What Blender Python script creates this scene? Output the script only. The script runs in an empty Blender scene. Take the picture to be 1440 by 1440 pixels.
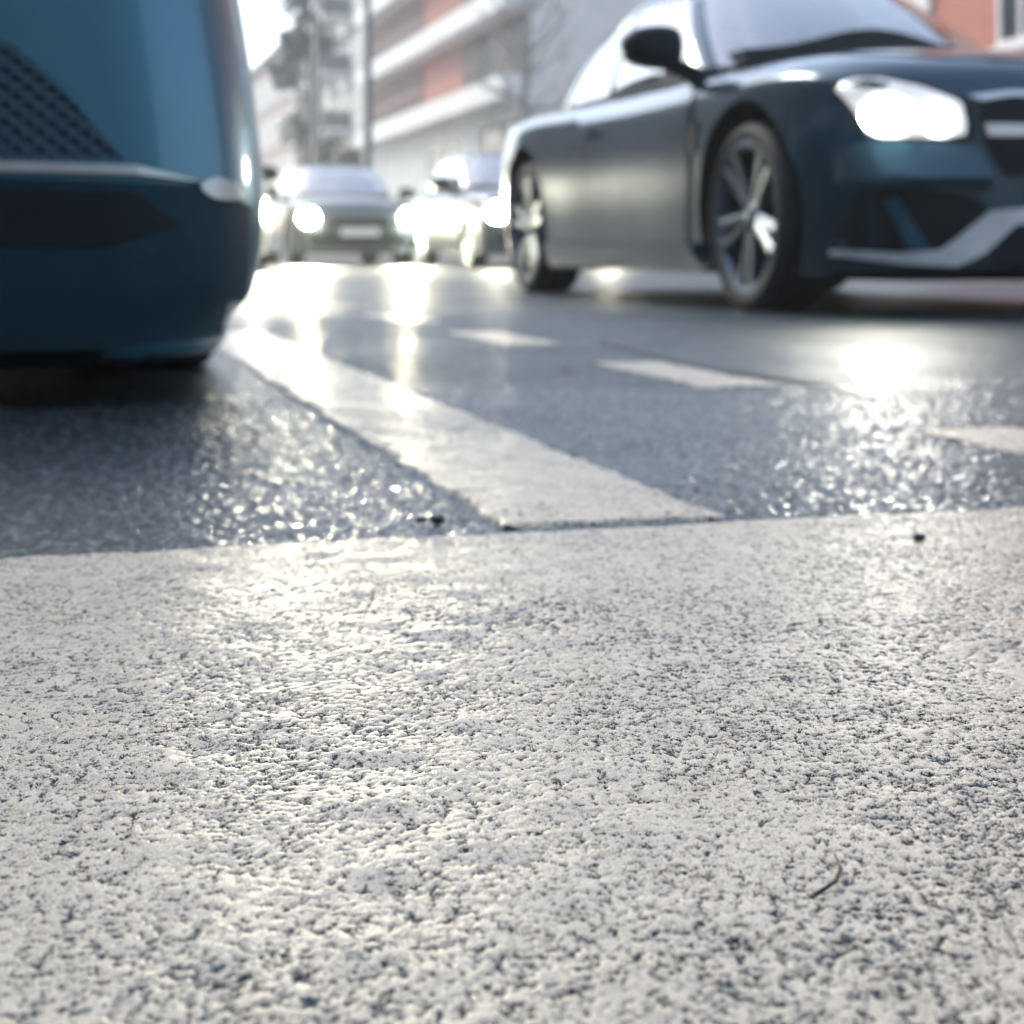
import bpy, bmesh, math, random
import numpy as np
from mathutils import Vector, Matrix
from mathutils.bvhtree import BVHTree

random.seed(7)
S = bpy.context.scene
COL = S.collection
R = math.radians
YAW = R(15.3)
ED = (math.cos(YAW), math.sin(YAW))
ES = (-math.sin(YAW), math.cos(YAW))


def street(d, s):
    """street coordinates (d across to the right, s along) to world x, y"""
    return (d * ED[0] + s * ES[0], d * ED[1] + s * ES[1])


# ------------------------------------------------------------------ materials
def mat(name):
    m = bpy.data.materials.new(name)
    m.use_nodes = True
    nt = m.node_tree
    return m, nt, nt.nodes['Principled BSDF']


def node(nt, t, **kw):
    n = nt.nodes.new(t)
    for k, v in kw.items():
        if k in n.inputs:
            n.inputs[k].default_value = v
        else:
            setattr(n, k, v)
    return n


def simple(name, col, rough=0.5, metal=0.0, coat=0.0, emit=None, estr=0.0, var=0.15, vscale=8.0, bump=0.0, bscale=60.0, crough=0.05):
    m, nt, b = mat(name)
    b.inputs['Roughness'].default_value = rough
    b.inputs['Metallic'].default_value = metal
    b.inputs['Coat Weight'].default_value = coat
    b.inputs['Coat Roughness'].default_value = crough
    tc = node(nt, 'ShaderNodeTexCoord')
    nz = node(nt, 'ShaderNodeTexNoise', Scale=vscale, Detail=5.0)
    nt.links.new(tc.outputs['Object'], nz.inputs['Vector'])
    rp = node(nt, 'ShaderNodeValToRGB')
    rp.color_ramp.elements[0].position = 0.3
    rp.color_ramp.elements[1].position = 0.7
    rp.color_ramp.elements[0].color = [c * (1 - var) for c in col] + [1]
    rp.color_ramp.elements[1].color = [min(1, c * (1 + var)) for c in col] + [1]
    nt.links.new(nz.outputs['Fac'], rp.inputs['Fac'])
    nt.links.new(rp.outputs['Color'], b.inputs['Base Color'])
    if bump:
        n2 = node(nt, 'ShaderNodeTexNoise', Scale=bscale, Detail=3.0)
        nt.links.new(tc.outputs['Object'], n2.inputs['Vector'])
        bp = node(nt, 'ShaderNodeBump', Strength=bump, Distance=0.01)
        nt.links.new(n2.outputs['Fac'], bp.inputs['Height'])
        nt.links.new(bp.outputs['Normal'], b.inputs['Normal'])
    if emit:
        b.inputs['Emission Color'].default_value = list(emit) + [1]
        b.inputs['Emission Strength'].default_value = estr
    return m


def paint(name, col, metal=0.55, rough=0.32):
    m, nt, b = mat(name)
    tc = node(nt, 'ShaderNodeTexCoord')
    nz = node(nt, 'ShaderNodeTexNoise', Scale=900.0, Detail=1.0)
    nt.links.new(tc.outputs['Object'], nz.inputs['Vector'])
    mx = node(nt, 'ShaderNodeMix', data_type='RGBA')
    mx.inputs['A'].default_value = [c * .85 for c in col] + [1]
    mx.inputs['B'].default_value = [c * 1.15 for c in col] + [1]
    nt.links.new(nz.outputs['Fac'], mx.inputs['Factor'])
    nt.links.new(mx.outputs['Result'], b.inputs['Base Color'])
    # road film: drops and grime change the gloss
    n2 = node(nt, 'ShaderNodeTexNoise', Scale=5.0, Detail=8.0)
    nt.links.new(tc.outputs['Object'], n2.inputs['Vector'])
    mr = node(nt, 'ShaderNodeMapRange')
    mr.inputs['To Min'].default_value = rough - .03
    mr.inputs['To Max'].default_value = rough + .05
    nt.links.new(n2.outputs['Fac'], mr.inputs['Value'])
    nt.links.new(mr.outputs['Result'], b.inputs['Roughness'])
    b.inputs['Metallic'].default_value = metal
    b.inputs['Coat Weight'].default_value = .6
    b.inputs['Coat Roughness'].default_value = 0.08
    b.inputs['Specular IOR Level'].default_value = .3
    return m


def glass_mat(name, tint, gloss=0.1):
    m, nt, b = mat(name)
    nt.nodes.remove(b)
    out = nt.nodes['Material Output']
    tr = node(nt, 'ShaderNodeBsdfTransparent')
    tr.inputs['Color'].default_value = list(tint) + [1]
    gl = node(nt, 'ShaderNodeBsdfGlossy', Roughness=0.03)
    fr = node(nt, 'ShaderNodeFresnel', IOR=1.6)
    ad = node(nt, 'ShaderNodeMath', operation='ADD')
    ad.inputs[1].default_value = gloss
    ad.use_clamp = True
    nt.links.new(fr.outputs['Fac'], ad.inputs[0])
    mx = node(nt, 'ShaderNodeMixShader')
    nt.links.new(ad.outputs[0], mx.inputs['Fac'])
    nt.links.new(tr.outputs[0], mx.inputs[1])
    nt.links.new(gl.outputs[0], mx.inputs[2])
    nt.links.new(mx.outputs[0], out.inputs['Surface'])
    return m


def emitter(name, col, strength):
    m, nt, b = mat(name)
    b.inputs['Base Color'].default_value = (.8, .8, .8, 1)
    b.inputs['Emission Color'].default_value = list(col) + [1]
    b.inputs['Emission Strength'].default_value = strength
    return m


def asphalt_mat(name, painted, film=0.0):
    """wet coarse asphalt; painted=True adds a worn white coat that is missing in the pits"""
    m, nt, b = mat(name)
    L = nt.links.new
    tc = node(nt, 'ShaderNodeTexCoord')
    geo = node(nt, 'ShaderNodeNewGeometry')
    P = geo.outputs['Position']
    at = node(nt, 'ShaderNodeAttribute', attribute_name='relief')
    vr = node(nt, 'ShaderNodeTexVoronoi', Scale=130.0)
    L(P, vr.inputs['Vector'])
    nzf = node(nt, 'ShaderNodeTexNoise', Scale=1050.0, Detail=4.0, Roughness=.6)
    L(P, nzf.inputs['Vector'])
    nzm = node(nt, 'ShaderNodeTexNoise', Scale=60.0, Detail=4.0, Roughness=.6)
    L(P, nzm.inputs['Vector'])
    nzg = node(nt, 'ShaderNodeTexNoise', Scale=1300.0, Detail=2.0, Roughness=.6)
    L(P, nzg.inputs['Vector'])
    nzl = node(nt, 'ShaderNodeTexNoise', Scale=2.2, Detail=5.0, Roughness=.6)
    L(P, nzl.inputs['Vector'])
    # stone colours
    rs = node(nt, 'ShaderNodeValToRGB')
    e = rs.color_ramp.elements
    e[0].position, e[0].color = 0.0, (.006, .013, .017, 1)
    e[1].position, e[1].color = 1.0, (.15, .175, .182, 1)
    e.new(.6).color = (.022, .034, .040, 1)
    L(vr.outputs['Color'], rs.inputs['Fac'])
    base = rs.outputs['Color']
    rough_a = node(nt, 'ShaderNodeMapRange')
    rough_a.inputs['From Min'].default_value = .35
    rough_a.inputs['From Max'].default_value = .65
    rough_a.inputs['To Min'].default_value = .36
    rough_a.inputs['To Max'].default_value = .50
    L(nzl.outputs['Fac'], rough_a.inputs['Value'])
    rough = rough_a.outputs['Result']
    if painted:
        # the coat is missing where the relief is low, plus random chips and worn patches
        s1 = node(nt, 'ShaderNodeMath', operation='MULTIPLY_ADD')
        L(nzf.outputs['Fac'], s1.inputs[0]); s1.inputs[1].default_value = PAINT['fine']; L(at.outputs['Fac'], s1.inputs[2])
        s3 = node(nt, 'ShaderNodeMath', operation='MULTIPLY_ADD')
        L(nzl.outputs['Fac'], s3.inputs[0]); s3.inputs[1].default_value = PAINT['large']; L(s1.outputs[0], s3.inputs[2])
        mk = node(nt, 'ShaderNodeMapRange')
        mk.inputs['From Min'].default_value = PAINT['lo']
        mk.inputs['From Max'].default_value = PAINT['hi']
        L(s3.outputs[0], mk.inputs['Value'])
        cover = mk.outputs['Result']
        rp = node(nt, 'ShaderNodeValToRGB')
        rp.color_ramp.elements[0].position = .36
        rp.color_ramp.elements[0].color = PAINT['c0']
        rp.color_ramp.elements[1].position = .54
        rp.color_ramp.elements[1].color = PAINT['c1']
        av = node(nt, 'ShaderNodeMath', operation='MULTIPLY_ADD')
        L(nzg.outputs['Fac'], av.inputs[0]); av.inputs[1].default_value = .75
        hv = node(nt, 'ShaderNodeMath', operation='MULTIPLY'); hv.inputs[1].default_value = .25
        L(nzm.outputs['Fac'], hv.inputs[0]); L(hv.outputs[0], av.inputs[2])
        L(av.outputs[0], rp.inputs['Fac'])
        mx = node(nt, 'ShaderNodeMix', data_type='RGBA')
        L(cover, mx.inputs['Factor'])
        L(base, mx.inputs['A']); L(rp.outputs['Color'], mx.inputs['B'])
        base = mx.outputs['Result']
        sl = node(nt, 'ShaderNodeMapRange')
        sl.inputs['To Min'].default_value = .12
        sl.inputs['To Max'].default_value = .5
        L(cover, sl.inputs['Value'])
        L(sl.outputs['Result'], b.inputs['Specular IOR Level'])
        dry = cover
    else:
        # water film below, stone tops above
        mk = node(nt, 'ShaderNodeMapRange')
        mk.inputs['From Min'].default_value = .49
        mk.inputs['From Max'].default_value = .60
        L(at.outputs['Fac'], mk.inputs['Value'])
        dry = mk.outputs['Result']
        rm = node(nt, 'ShaderNodeMix', data_type='FLOAT')
        L(dry, rm.inputs['Factor'])
        rm.inputs['A'].default_value = WET
        L(rough, rm.inputs['B'])
        rough = rm.outputs['Result']
    L(base, b.inputs['Base Color'])
    L(rough, b.inputs['Roughness'])
    b.inputs['IOR'].default_value = 1.45
    b.inputs['Coat Weight'].default_value = film
    b.inputs['Coat Roughness'].default_value = .30 if painted else .14
    # bump: stones, grit
    vd = node(nt, 'ShaderNodeMath', operation='MULTIPLY_ADD')
    L(vr.outputs['Distance'], vd.inputs[0]); vd.inputs[1].default_value = -1.2; vd.inputs[2].default_value = 1.0
    hb = node(nt, 'ShaderNodeMath', operation='MULTIPLY_ADD')
    L(nzf.outputs['Fac'], hb.inputs[0]); hb.inputs[1].default_value = .7; L(vd.outputs[0], hb.inputs[2])
    bp = node(nt, 'ShaderNodeBump', Distance=.0007 if painted else .0009)
    st_ = node(nt, 'ShaderNodeMapRange')
    st_.inputs['To Min'].default_value = .25 if painted else .12
    L(dry, st_.inputs['Value'])
    L(st_.outputs['Result'], bp.inputs['Strength'])
    L(hb.outputs[0], bp.inputs['Height'])
    L(bp.outputs['Normal'], b.inputs['Normal'])
    return m


PAINT = dict(fine=1.15, large=.30, lo=1.135, hi=1.205, c0=(.33, .27, .195, 1), c1=(.86, .73, .55, 1))
WET = .40

M = {}
M['asphalt'] = asphalt_mat('wet asphalt', False)
M['asphalt_near'] = asphalt_mat('wet asphalt, film of water', False, .42)
M['asphalt_mid'] = asphalt_mat('wet asphalt, thin film', False, .12)
M['marking'] = asphalt_mat('worn white road paint', True, .22)
M['tyre'] = simple('tyre rubber', (.012, .016, .02), .65, bump=.2, bscale=80)
M['black'] = simple('black plastic', (.010, .016, .022), .45)
M['black'].node_tree.nodes['Principled BSDF'].inputs['Specular IOR Level'].default_value = .15
M['under'] = simple('underbody black', (.006, .009, .012), .9)
M['rim'] = simple('dull alloy', (.30, .36, .40), .38, .85)
M['rimc'] = simple('grey alloy', (.17, .21, .24), .35, .85)
M['darkrim'] = simple('dark alloy', (.07, .09, .11), .4, .8)
M['chrome'] = simple('bright trim', (.80, .82, .84), .22, .45)
M['satin'] = simple('satin silver trim', (.78, .80, .82), .35, .1)
M['disc'] = simple('brake disc steel', (.25, .27, .29), .35, .9)
M['navy'] = paint('dark slate paint', (.022, .066, .098), .45, .19)
M['teal'] = paint('deep blue paint', (.030, .14, .22), .5, .34)
M['pearl'] = paint('pale silver paint', (.55, .58, .60), .35, .35)
M['greywhite'] = paint('pale grey paint', (.27, .28, .28), .1, .35)
M['steel'] = paint('steel grey paint', (.10, .13, .15), .5, .3)
M['white'] = paint('white paint', (.58, .58, .56), .0, .35)
M['glass'] = glass_mat('car glass', (.62, .70, .72), .42)
M['lens'] = glass_mat('clear lamp lens', (.93, .95, .96), .05)
M['interior'] = simple('dark cabin trim', (.012, .02, .027), .7)
M['lamp'] = emitter('headlamp lit', (1.0, .96, .82), 52.0)
M['lamp_inner'] = emitter('inner lamp lit', (1.0, .97, .88), 9.0)
M['lampfar'] = emitter('headlamp beam lit', (1.0, .92, .66), 700.0)
M['lampbehind'] = emitter('headlamp beam lit, partly hidden', (1.0, .94, .75), 165.0)
M['lampdim'] = emitter('low beam lit', (1.0, .93, .70), 45.0)
M['drl'] = emitter('running light lit', (1.0, .98, .92), 9.0)
M['lampoff'] = simple('unlit headlamp reflector', (.55, .58, .6), .25, .7)
M['amber'] = simple('orange reflector', (.6, .16, .03), .3)
M['plate'] = simple('white number plate', (.75, .75, .73), .4)


# ------------------------------------------------------------------ object helpers
def link(name, me, m=None, parent=None, smooth=False):
    o = bpy.data.objects.new(name, me)
    COL.objects.link(o)
    if m is not None:
        for mm in (m if isinstance(m, (list, tuple)) else [m]):
            me.materials.append(mm)
    if parent is not None:
        o.parent = parent
    if smooth:
        me.polygons.foreach_set('use_smooth', [True] * len(me.polygons))
    return o


def from_bm(name, bm, m, parent=None, smooth=False):
    me = bpy.data.meshes.new(name)
    bm.to_mesh(me)
    bm.free()
    return link(name, me, m, parent, smooth)


def empty(name, loc, rz=0):
    o = bpy.data.objects.new(name, None)
    o.empty_display_size = .3
    COL.objects.link(o)
    o.location = loc
    o.rotation_euler = (0, 0, rz)
    return o


def tag(o, label=None, cat=None, group=None, kind=None):
    if label: o['label'] = label
    if cat: o['category'] = cat
    if group: o['group'] = group
    if kind: o['kind'] = kind
    return o


class MB:
    def __init__(self):
        self.v, self.f = [], []

    def add(self, vs, fs):
        o = len(self.v)
        self.v += [tuple(p) for p in vs]
        self.f += [[i + o for i in f] for f in fs]
        return self

    def box(self, x0, x1, y0, y1, z0, z1):
        vs = [(x, y, z) for x in (x0, x1) for y in (y0, y1) for z in (z0, z1)]
        return self.add(vs, [(0, 1, 3, 2), (4, 6, 7, 5), (0, 4, 5, 1), (2, 3, 7, 6), (0, 2, 6, 4), (1, 5, 7, 3)])

    def tube(self, pts, radii, n=8, cap=True):
        pts = [Vector(p) for p in pts]
        vs, fs = [], []
        for i, p in enumerate(pts):
            t = (pts[min(i + 1, len(pts) - 1)] - pts[max(i - 1, 0)]).normalized()
            a = t.orthogonal().normalized() if abs(t.z) < .99 else Vector((1, 0, 0))
            if abs(t.z) >= .99:
                a = (a - t * a.dot(t)).normalized()
            b = t.cross(a)
            for k in range(n):
                an = 2 * math.pi * k / n
                vs.append(p + (a * math.cos(an) + b * math.sin(an)) * radii[i])
        for i in range(len(pts) - 1):
            for k in range(n):
                fs.append((i * n + k, i * n + (k + 1) % n, (i + 1) * n + (k + 1) % n, (i + 1) * n + k))
        if cap:
            fs.append(tuple(range(n))[::-1])
            fs.append(tuple(range((len(pts) - 1) * n, len(pts) * n)))
        return self.add(vs, fs)

    def build(self, name, m, parent=None, smooth=False, bevel=0):
        me = bpy.data.meshes.new(name)
        me.from_pydata(self.v, [], self.f)
        me.update()
        o = link(name, me, m, parent, smooth)
        if bevel:
            bm = bmesh.new(); bm.from_mesh(me)
            bmesh.ops.bevel(bm, geom=[e for e in bm.edges], offset=bevel, segments=2, affect='EDGES', clamp_overlap=True)
            bm.to_mesh(me); bm.free()
        return o


def pchip(xs, ys, q):
    xs = np.asarray(xs, float); ys = np.asarray(ys, float); q = np.asarray(q, float)
    h = np.diff(xs); dl = np.diff(ys) / h
    m = np.zeros_like(ys)
    for i in range(1, len(xs) - 1):
        if dl[i - 1] * dl[i] > 0:
            w1 = 2 * h[i] + h[i - 1]; w2 = h[i] + 2 * h[i - 1]
            m[i] = (w1 + w2) / (w1 / dl[i - 1] + w2 / dl[i])
    m[0], m[-1] = dl[0], dl[-1]
    i = np.clip(np.searchsorted(xs, q) - 1, 0, len(xs) - 2)
    t = (q - xs[i]) / h[i]
    t2, t3 = t * t, t * t * t
    return (2 * t3 - 3 * t2 + 1) * ys[i] + (t3 - 2 * t2 + t) * h[i] * m[i] + (-2 * t3 + 3 * t2) * ys[i + 1] + (t3 - t2) * h[i] * m[i + 1]


def catmull(P, n, closed=False):
    """resample control polygon P (k,dim) to about n points, smooth"""
    P = np.asarray(P, float)
    k = len(P)
    out = []
    segs = k if closed else k - 1
    per = max(1, n // segs)
    for i in range(segs):
        if closed:
            p0, p1, p2, p3 = P[(i - 1) % k], P[i], P[(i + 1) % k], P[(i + 2) % k]
        else:
            p0, p1, p2, p3 = P[max(i - 1, 0)], P[i], P[i + 1], P[min(i + 2, k - 1)]
        for j in range(per):
            t = j / per
            out.append(.5 * ((2 * p1) + (-p0 + p2) * t + (2 * p0 - 5 * p1 + 4 * p2 - p3) * t * t + (-p0 + 3 * p1 - 3 * p2 + p3) * t ** 3))
    if not closed:
        out.append(P[-1])
    return np.array(out)


# ------------------------------------------------------------------ car builder
def hull_mesh(st):
    """st: dict of lists x (descending from nose), zb, zt, zs, zm, w -> verts, faces"""
    xs = np.array(st['x'])[::-1]
    X = np.concatenate([np.linspace(a, b, max(2, int(abs(b - a) / .05) + 2))[:-1] for a, b in zip(xs[:-1], xs[1:])] + [[xs[-1]]])
    g = {k: pchip(xs, np.array(st[k])[::-1], X) for k in ('zb', 'zt', 'zs', 'zm', 'w')}
    rows = []
    for i, x in enumerate(X):
        zb, zt, zs, zm, w = (g[k][i] for k in ('zb', 'zt', 'zs', 'zm', 'w'))
        tk = st.get('tuck', .955)
        P = [(0, zb), (.45 * w, zb), (.80 * w, zb), (.93 * w * tk / .955, zb + .012), (tk * w, zb + .06), (.985 * w, zb + .45 * (zm - zb)), (w, zm),
             (.992 * w, zm + .5 * (zs - zm)), (.965 * w, zm + .85 * (zs - zm)), (.90 * w, zs), (.76 * w, zs + .55 * (zt - zs)), (.45 * w, zt - .12 * (zt - zs)), (0, zt)]
        ln = st.get('lean', 0)
        if ln:
            P = [(y * (1 - ln * max(0, z - zm) / .35), z) for (y, z) in P]
        C = catmull(P, 48)
        half = [(x, y, z) for y, z in C]
        rows.append(half + [(x, -y, z) for (x, y, z) in half[1:-1]][::-1])
    n = len(rows[0])
    vs = [p for r in rows for p in r]
    fs = []
    for i in range(len(rows) - 1):
        for k in range(n):
            fs.append((i * n + k, (i + 1) * n + k, (i + 1) * n + (k + 1) % n, i * n + (k + 1) % n))
    fs.append(tuple(range(n)))
    fs.append(tuple(range((len(rows) - 1) * n, len(rows) * n))[::-1])
    return vs, fs


def panel(name, pts, frame, bvh, m, parent, thick=.006, sink=.01, cell=.05, smooth_n=0, mirror=False):
    """outline pts in a projection plane laid on the hull; frame=(origin, u, v, direction)"""
    O, U, V, D = [Vector(a) for a in frame]
    pts = np.array(pts, float)
    if smooth_n:
        pts = catmull(pts, smooth_n, True)
    bm = bmesh.new()
    vs = [bm.verts.new((p[0], p[1], 0)) for p in pts]
    f = bm.faces.new(vs)
    bm.normal_update()
    if f.normal.z < 0:
        f.normal_flip()
    lo, hi = pts.min(0), pts.max(0)
    for ax in (0, 1):
        c = lo[ax] + cell
        while c < hi[ax] - cell * .3:
            co = [0, 0, 0]; co[ax] = c
            no = [0, 0, 0]; no[ax] = 1
            bmesh.ops.bisect_plane(bm, geom=bm.verts[:] + bm.edges[:] + bm.faces[:], plane_co=co, plane_no=no)
            c += cell
    bmesh.ops.triangulate(bm, faces=[f for f in bm.faces if len(f.verts) > 4])
    vv = {}
    bm.verts.index_update()
    for v in bm.verts:
        o = O + U * v.co.x + V * v.co.y
        hv = v.co.y
        hit = bvh.ray_cast(o, D)
        p = hit[0] if hit[0] is not None else bvh.find_nearest(o + D * 1.0)[0]
        v.co = p + D * sink
        vv[(round(v.co.x, 5), round(v.co.y, 5), round(v.co.z, 5))] = hv
    ret = bmesh.ops.extrude_face_region(bm, geom=bm.faces[:])
    for g in ret['geom']:
        if isinstance(g, bmesh.types.BMVert):
            t_ = thick(vv.get((round(g.co.x, 5), round(g.co.y, 5), round(g.co.z, 5)), 0)) if callable(thick) else thick
            g.co -= D * (t_ + sink)
    bmesh.ops.recalc_face_normals(bm, faces=bm.faces[:])
    if mirror:
        for v in bm.verts:
            v.co.y = -v.co.y
        bmesh.ops.reverse_faces(bm, faces=bm.faces[:])
    ob = from_bm(name, bm, m, parent, True)
    ob.data.set_sharp_from_angle(angle=R(38))
    return ob


FRONT = ((2, 0, 0), (0, 1, 0), (0, 0, 1), (-1, 0, 0))
REAR = ((-6, 0, 0), (0, 1, 0), (0, 0, 1), (1, 0, 0))
SIDE_R = ((0, -2, 0), (1, 0, 0), (0, 0, 1), (0, 1, 0))     # the car's right flank (y negative)


def lathe_y(profile, n=48, y0=0):
    """profile (r, y) revolved about the y axis"""
    vs, fs = [], []
    k = len(profile)
    for i in range(n):
        a = 2 * math.pi * i / n
        for r, y in profile:
            vs.append((r * math.cos(a), y + y0, r * math.sin(a)))
    for i in range(n):
        j = (i + 1) % n
        for q in range(k - 1):
            fs.append((i * k + q, i * k + q + 1, j * k + q + 1, j * k + q))
    return vs, fs


def make_wheel(parent, x, y, r, side, width=.235, rim_r=None, spokes=5, rim_mat=None, spin=0.2):
    """side=-1: outer face towards -y"""
    rim_r = rim_r or r * .745
    rim_mat = rim_mat or M['rim']
    s = side
    hw = width / 2
    hub = MB()
    vs, fs = lathe_y([(0, s * (hw - .022)), (.03, s * (hw - .022)), (.036, s * (hw - .03)), (.07, s * (hw - .035)), (.075, s * (hw - .09)), (0, s * (hw - .09))], 24)
    hub.add(vs, fs)
    w = hub.build('wheel', rim_mat, parent, True)
    w.location = (x, y, r)
    w.rotation_euler = (0, spin, 0)
    t = MB()
    vs, fs = lathe_y([(rim_r - .01, s * hw * .80), (rim_r + .012, s * hw * .95), (rim_r + .03, s * hw * 1.0), (r - .03, s * hw * .98), (r - .010, s * hw * .90), (r, s * hw * .72), (r, s * hw * .30), (r - .008, s * hw * .28), (r - .008, s * hw * .22), (r, s * hw * .20),
                      (r, -s * hw * .20), (r - .008, -s * hw * .22), (r - .008, -s * hw * .28), (r, -s * hw * .30), (r, -s * hw * .72), (r - .010, -s * hw * .90), (r - .03, -s * hw * .98), (rim_r + .03, -s * hw), (rim_r - .01, -s * hw * .8)], 64)
    t.add(vs, fs)
    t.build('tyre', M['tyre'], w, True)
    rm = MB()
    vs, fs = lathe_y([(rim_r + .008, s * hw * .93), (rim_r - .004, s * hw * .96), (rim_r - .018, s * hw * .90), (rim_r - .028, s * hw * .70), (rim_r - .035, -s * hw * .75), (rim_r, -s * hw * .85)], 64)
    rm.add(vs, fs)
    for k in range(spokes):
        for dd in (-.17, .17):
            a = 2 * math.pi * k / spokes
            b = a + dd
            pi = Vector((.055 * math.cos(a + dd * 1.6), s * (hw - .035), .055 * math.sin(a + dd * 1.6)))
            po = Vector(((rim_r - .02) * math.cos(b), s * (hw * .86), (rim_r - .02) * math.sin(b)))
            tv = Vector((-math.sin(b), 0, math.cos(b)))
            yv = Vector((0, s, 0))
            q = []
            for p, wd in ((pi, .018), (po, .021)):
                q += [p - tv * wd, p - tv * wd * .5 + yv * .008, p + tv * wd * .5 + yv * .008, p + tv * wd, p + tv * wd * .8 - yv * .03, p - tv * wd * .8 - yv * .03]
            rm.add(q, [(i, (i + 1) % 6, 6 + (i + 1) % 6, 6 + i) for i in range(6)] + [(0, 1, 2, 3, 4, 5), (11, 10, 9, 8, 7, 6)])
    rm.build('rim', rim_mat, w)
    bd = MB()
    vs, fs = lathe_y([(.06, s * (hw - .10)), (rim_r * .74, s * (hw - .10)), (rim_r * .74, s * (hw - .125)), (.06, s * (hw - .125))], 40)
    bd.add(vs, fs)
    bd.build('brake_disc', M['disc'], w, True)
    return w


def make_car(name, spec):
    root = empty(name, (0, 0, 0))
    P = spec['paint']
    st = spec['hull']
    vs, fs = hull_mesh(st)
    me = bpy.data.meshes.new('body')
    me.from_pydata(vs, [], fs)
    me.update()
    bm = bmesh.new(); bm.from_mesh(me)
    bmesh.ops.recalc_face_normals(bm, faces=bm.faces[:])
    bm.to_mesh(me)
    bvh = BVHTree.FromBMesh(bm)
    bm.free()
    body = link('body', me, [P, M['under']], root, True)
    # wheel arches
    wb, r = spec['wheelbase'], spec['wheel_r']
    ar = spec['arch_r']
    cut = MB()
    half = st['w'][len(st['w']) // 2]
    for ax in (0, -wb):
        for sd in (-1, 1):
            n = 40
            vv, ff = [], []
            for yy in (sd * (half - .34), sd * (half + .3)):
                for k in range(n):
                    a = 2 * math.pi * k / n
                    vv.append((ax + ar * math.cos(a), yy, r + .01 + ar * math.sin(a)))
            for k in range(n):
                ff.append((k, (k + 1) % n, n + (k + 1) % n, n + k))
            ff += [tuple(range(n))[::-1], tuple(range(n, 2 * n))]
            cut.add(vv, ff)
    co = cut.build('cutter', None)
    bmc = bmesh.new(); bmc.from_mesh(co.data)
    bmesh.ops.recalc_face_normals(bmc, faces=bmc.faces[:])
    bmc.to_mesh(co.data); bmc.free()
    md = body.modifiers.new('arch', 'BOOLEAN')
    md.operation = 'DIFFERENCE'; md.object = co; md.solver = 'EXACT'
    bpy.context.view_layer.update()
    ev = body.evaluated_get(bpy.context.evaluated_depsgraph_get())
    nm = bpy.data.meshes.new_from_object(ev)
    nm.name = 'body'
    body.modifiers.clear()
    body.data = nm
    bpy.data.objects.remove(co)
    while len(nm.materials) < 2:
        nm.materials.append(M['under'])
    for p in nm.polygons:
        c = p.center
        p.material_index = 0
        for ax in (0, -wb):
            dx, dz = c.x - ax, c.z - r - .01
            if math.hypot(dx, dz) < ar + .004 and abs(c.y) < half + .1 and (abs(abs(c.y) - (half - .34)) < .01 or (dx * p.normal.x + dz * p.normal.z) < -.5 * math.hypot(dx, dz)):
                p.material_index = 1
        if p.normal.z < -.8 and c.z < .32:
            p.material_index = 1
        p.use_smooth = True
    try:
        nm.set_sharp_from_angle(angle=R(35))
    except Exception:
        pass
    # wheels
    tw = spec.get('tyre_w', .235)
    for ax in (0, -wb):
        for sd in (-1, 1):
            make_wheel(root, ax, sd * (half - spec.get('wheel_in', .02) - tw / 2), r, sd, tw, spec.get('rim_r'), spec.get('spokes', 5), spec.get('rim_mat'), .35 if ax == 0 else .9)
    # greenhouse
    G = spec['green']
    belt = catmull([g[0] for g in G], spec.get('gn', 64))
    roof = catmull([g[1] for g in G], spec.get('gn', 64))
    n = len(belt)
    per = (n - 1) // (len(G) - 1)
    ts = np.linspace(0, 1, 9)

    def skin(i0, i1, t0, t1, out=0.0, sides=(-1, 1)):
        mb = MB()
        for sgn in sides:
            vs, fs = [], []
            tt = np.linspace(t0, t1, 8)
            for i in range(i0, i1 + 1):
                for t in tt:
                    p = belt[i] * (1 - t) + roof[i] * t
                    bul = math.sin(math.pi * t) * spec.get('bulge', .025) + out
                    nrm = np.array([belt[i][0] - spec['cx'], belt[i][1] * 1.0, 0]); nrm = nrm / (np.linalg.norm(nrm) + 1e-6)
                    if abs(belt[i][1]) > .55: nrm = np.array([0, 1, 0.])
                    q = p + nrm * bul + np.array([0, 0, bul * .4])
                    vs.append((q[0], sgn * q[1], q[2]))
            k = len(tt)
            for i in range(i1 - i0):
                for j in range(k - 1):
                    a = (i * k + j, (i + 1) * k + j, (i + 1) * k + j + 1, i * k + j + 1)
                    fs.append(a if sgn > 0 else a[::-1])
            mb.add(vs, fs)
        return mb

    def solid(o, th=-.012):
        md = o.modifiers.new('thickness', 'SOLIDIFY')
        md.thickness = abs(th); md.offset = -1
        return o

    iA0, iA1, iB0, iB1, iC0, iC1 = [int(a * per) for a in spec['pillars']]
    def weld(o):
        b_ = bmesh.new(); b_.from_mesh(o.data)
        bmesh.ops.remove_doubles(b_, verts=b_.verts[:], dist=.0005)
        b_.to_mesh(o.data); b_.free()
        return o

    weld(skin(0, iA0, .02, .97).build('windscreen', M['glass'], root, True))
    weld(skin(iC1, n - 1, .05, .97).build('rear_window', M['glass'], root, True))
    for sg in ((-1,), (1,)):
        solid(skin(iA0, iA1, 0, 1.0, .002, sg).build('windscreen_pillar', P, root, True))
        skin(iA1, iB0, .06, .93, 0, sg).build('side_window', M['glass'], root, True)
        solid(skin(iB0, iB1, 0, 1.0, .0, sg).build('door_pillar', M['black'], root, True))
        skin(iB1, iC0, .06, .93, 0, sg).build('side_window', M['glass'], root, True)
        solid(skin(iC0, iC1, 0, 1.0, .002, sg).build('rear_pillar', P, root, True))
        solid(skin(iA1, iC0, .93, 1.0, .003, sg).build('roof_rail', P, root, True))
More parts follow.
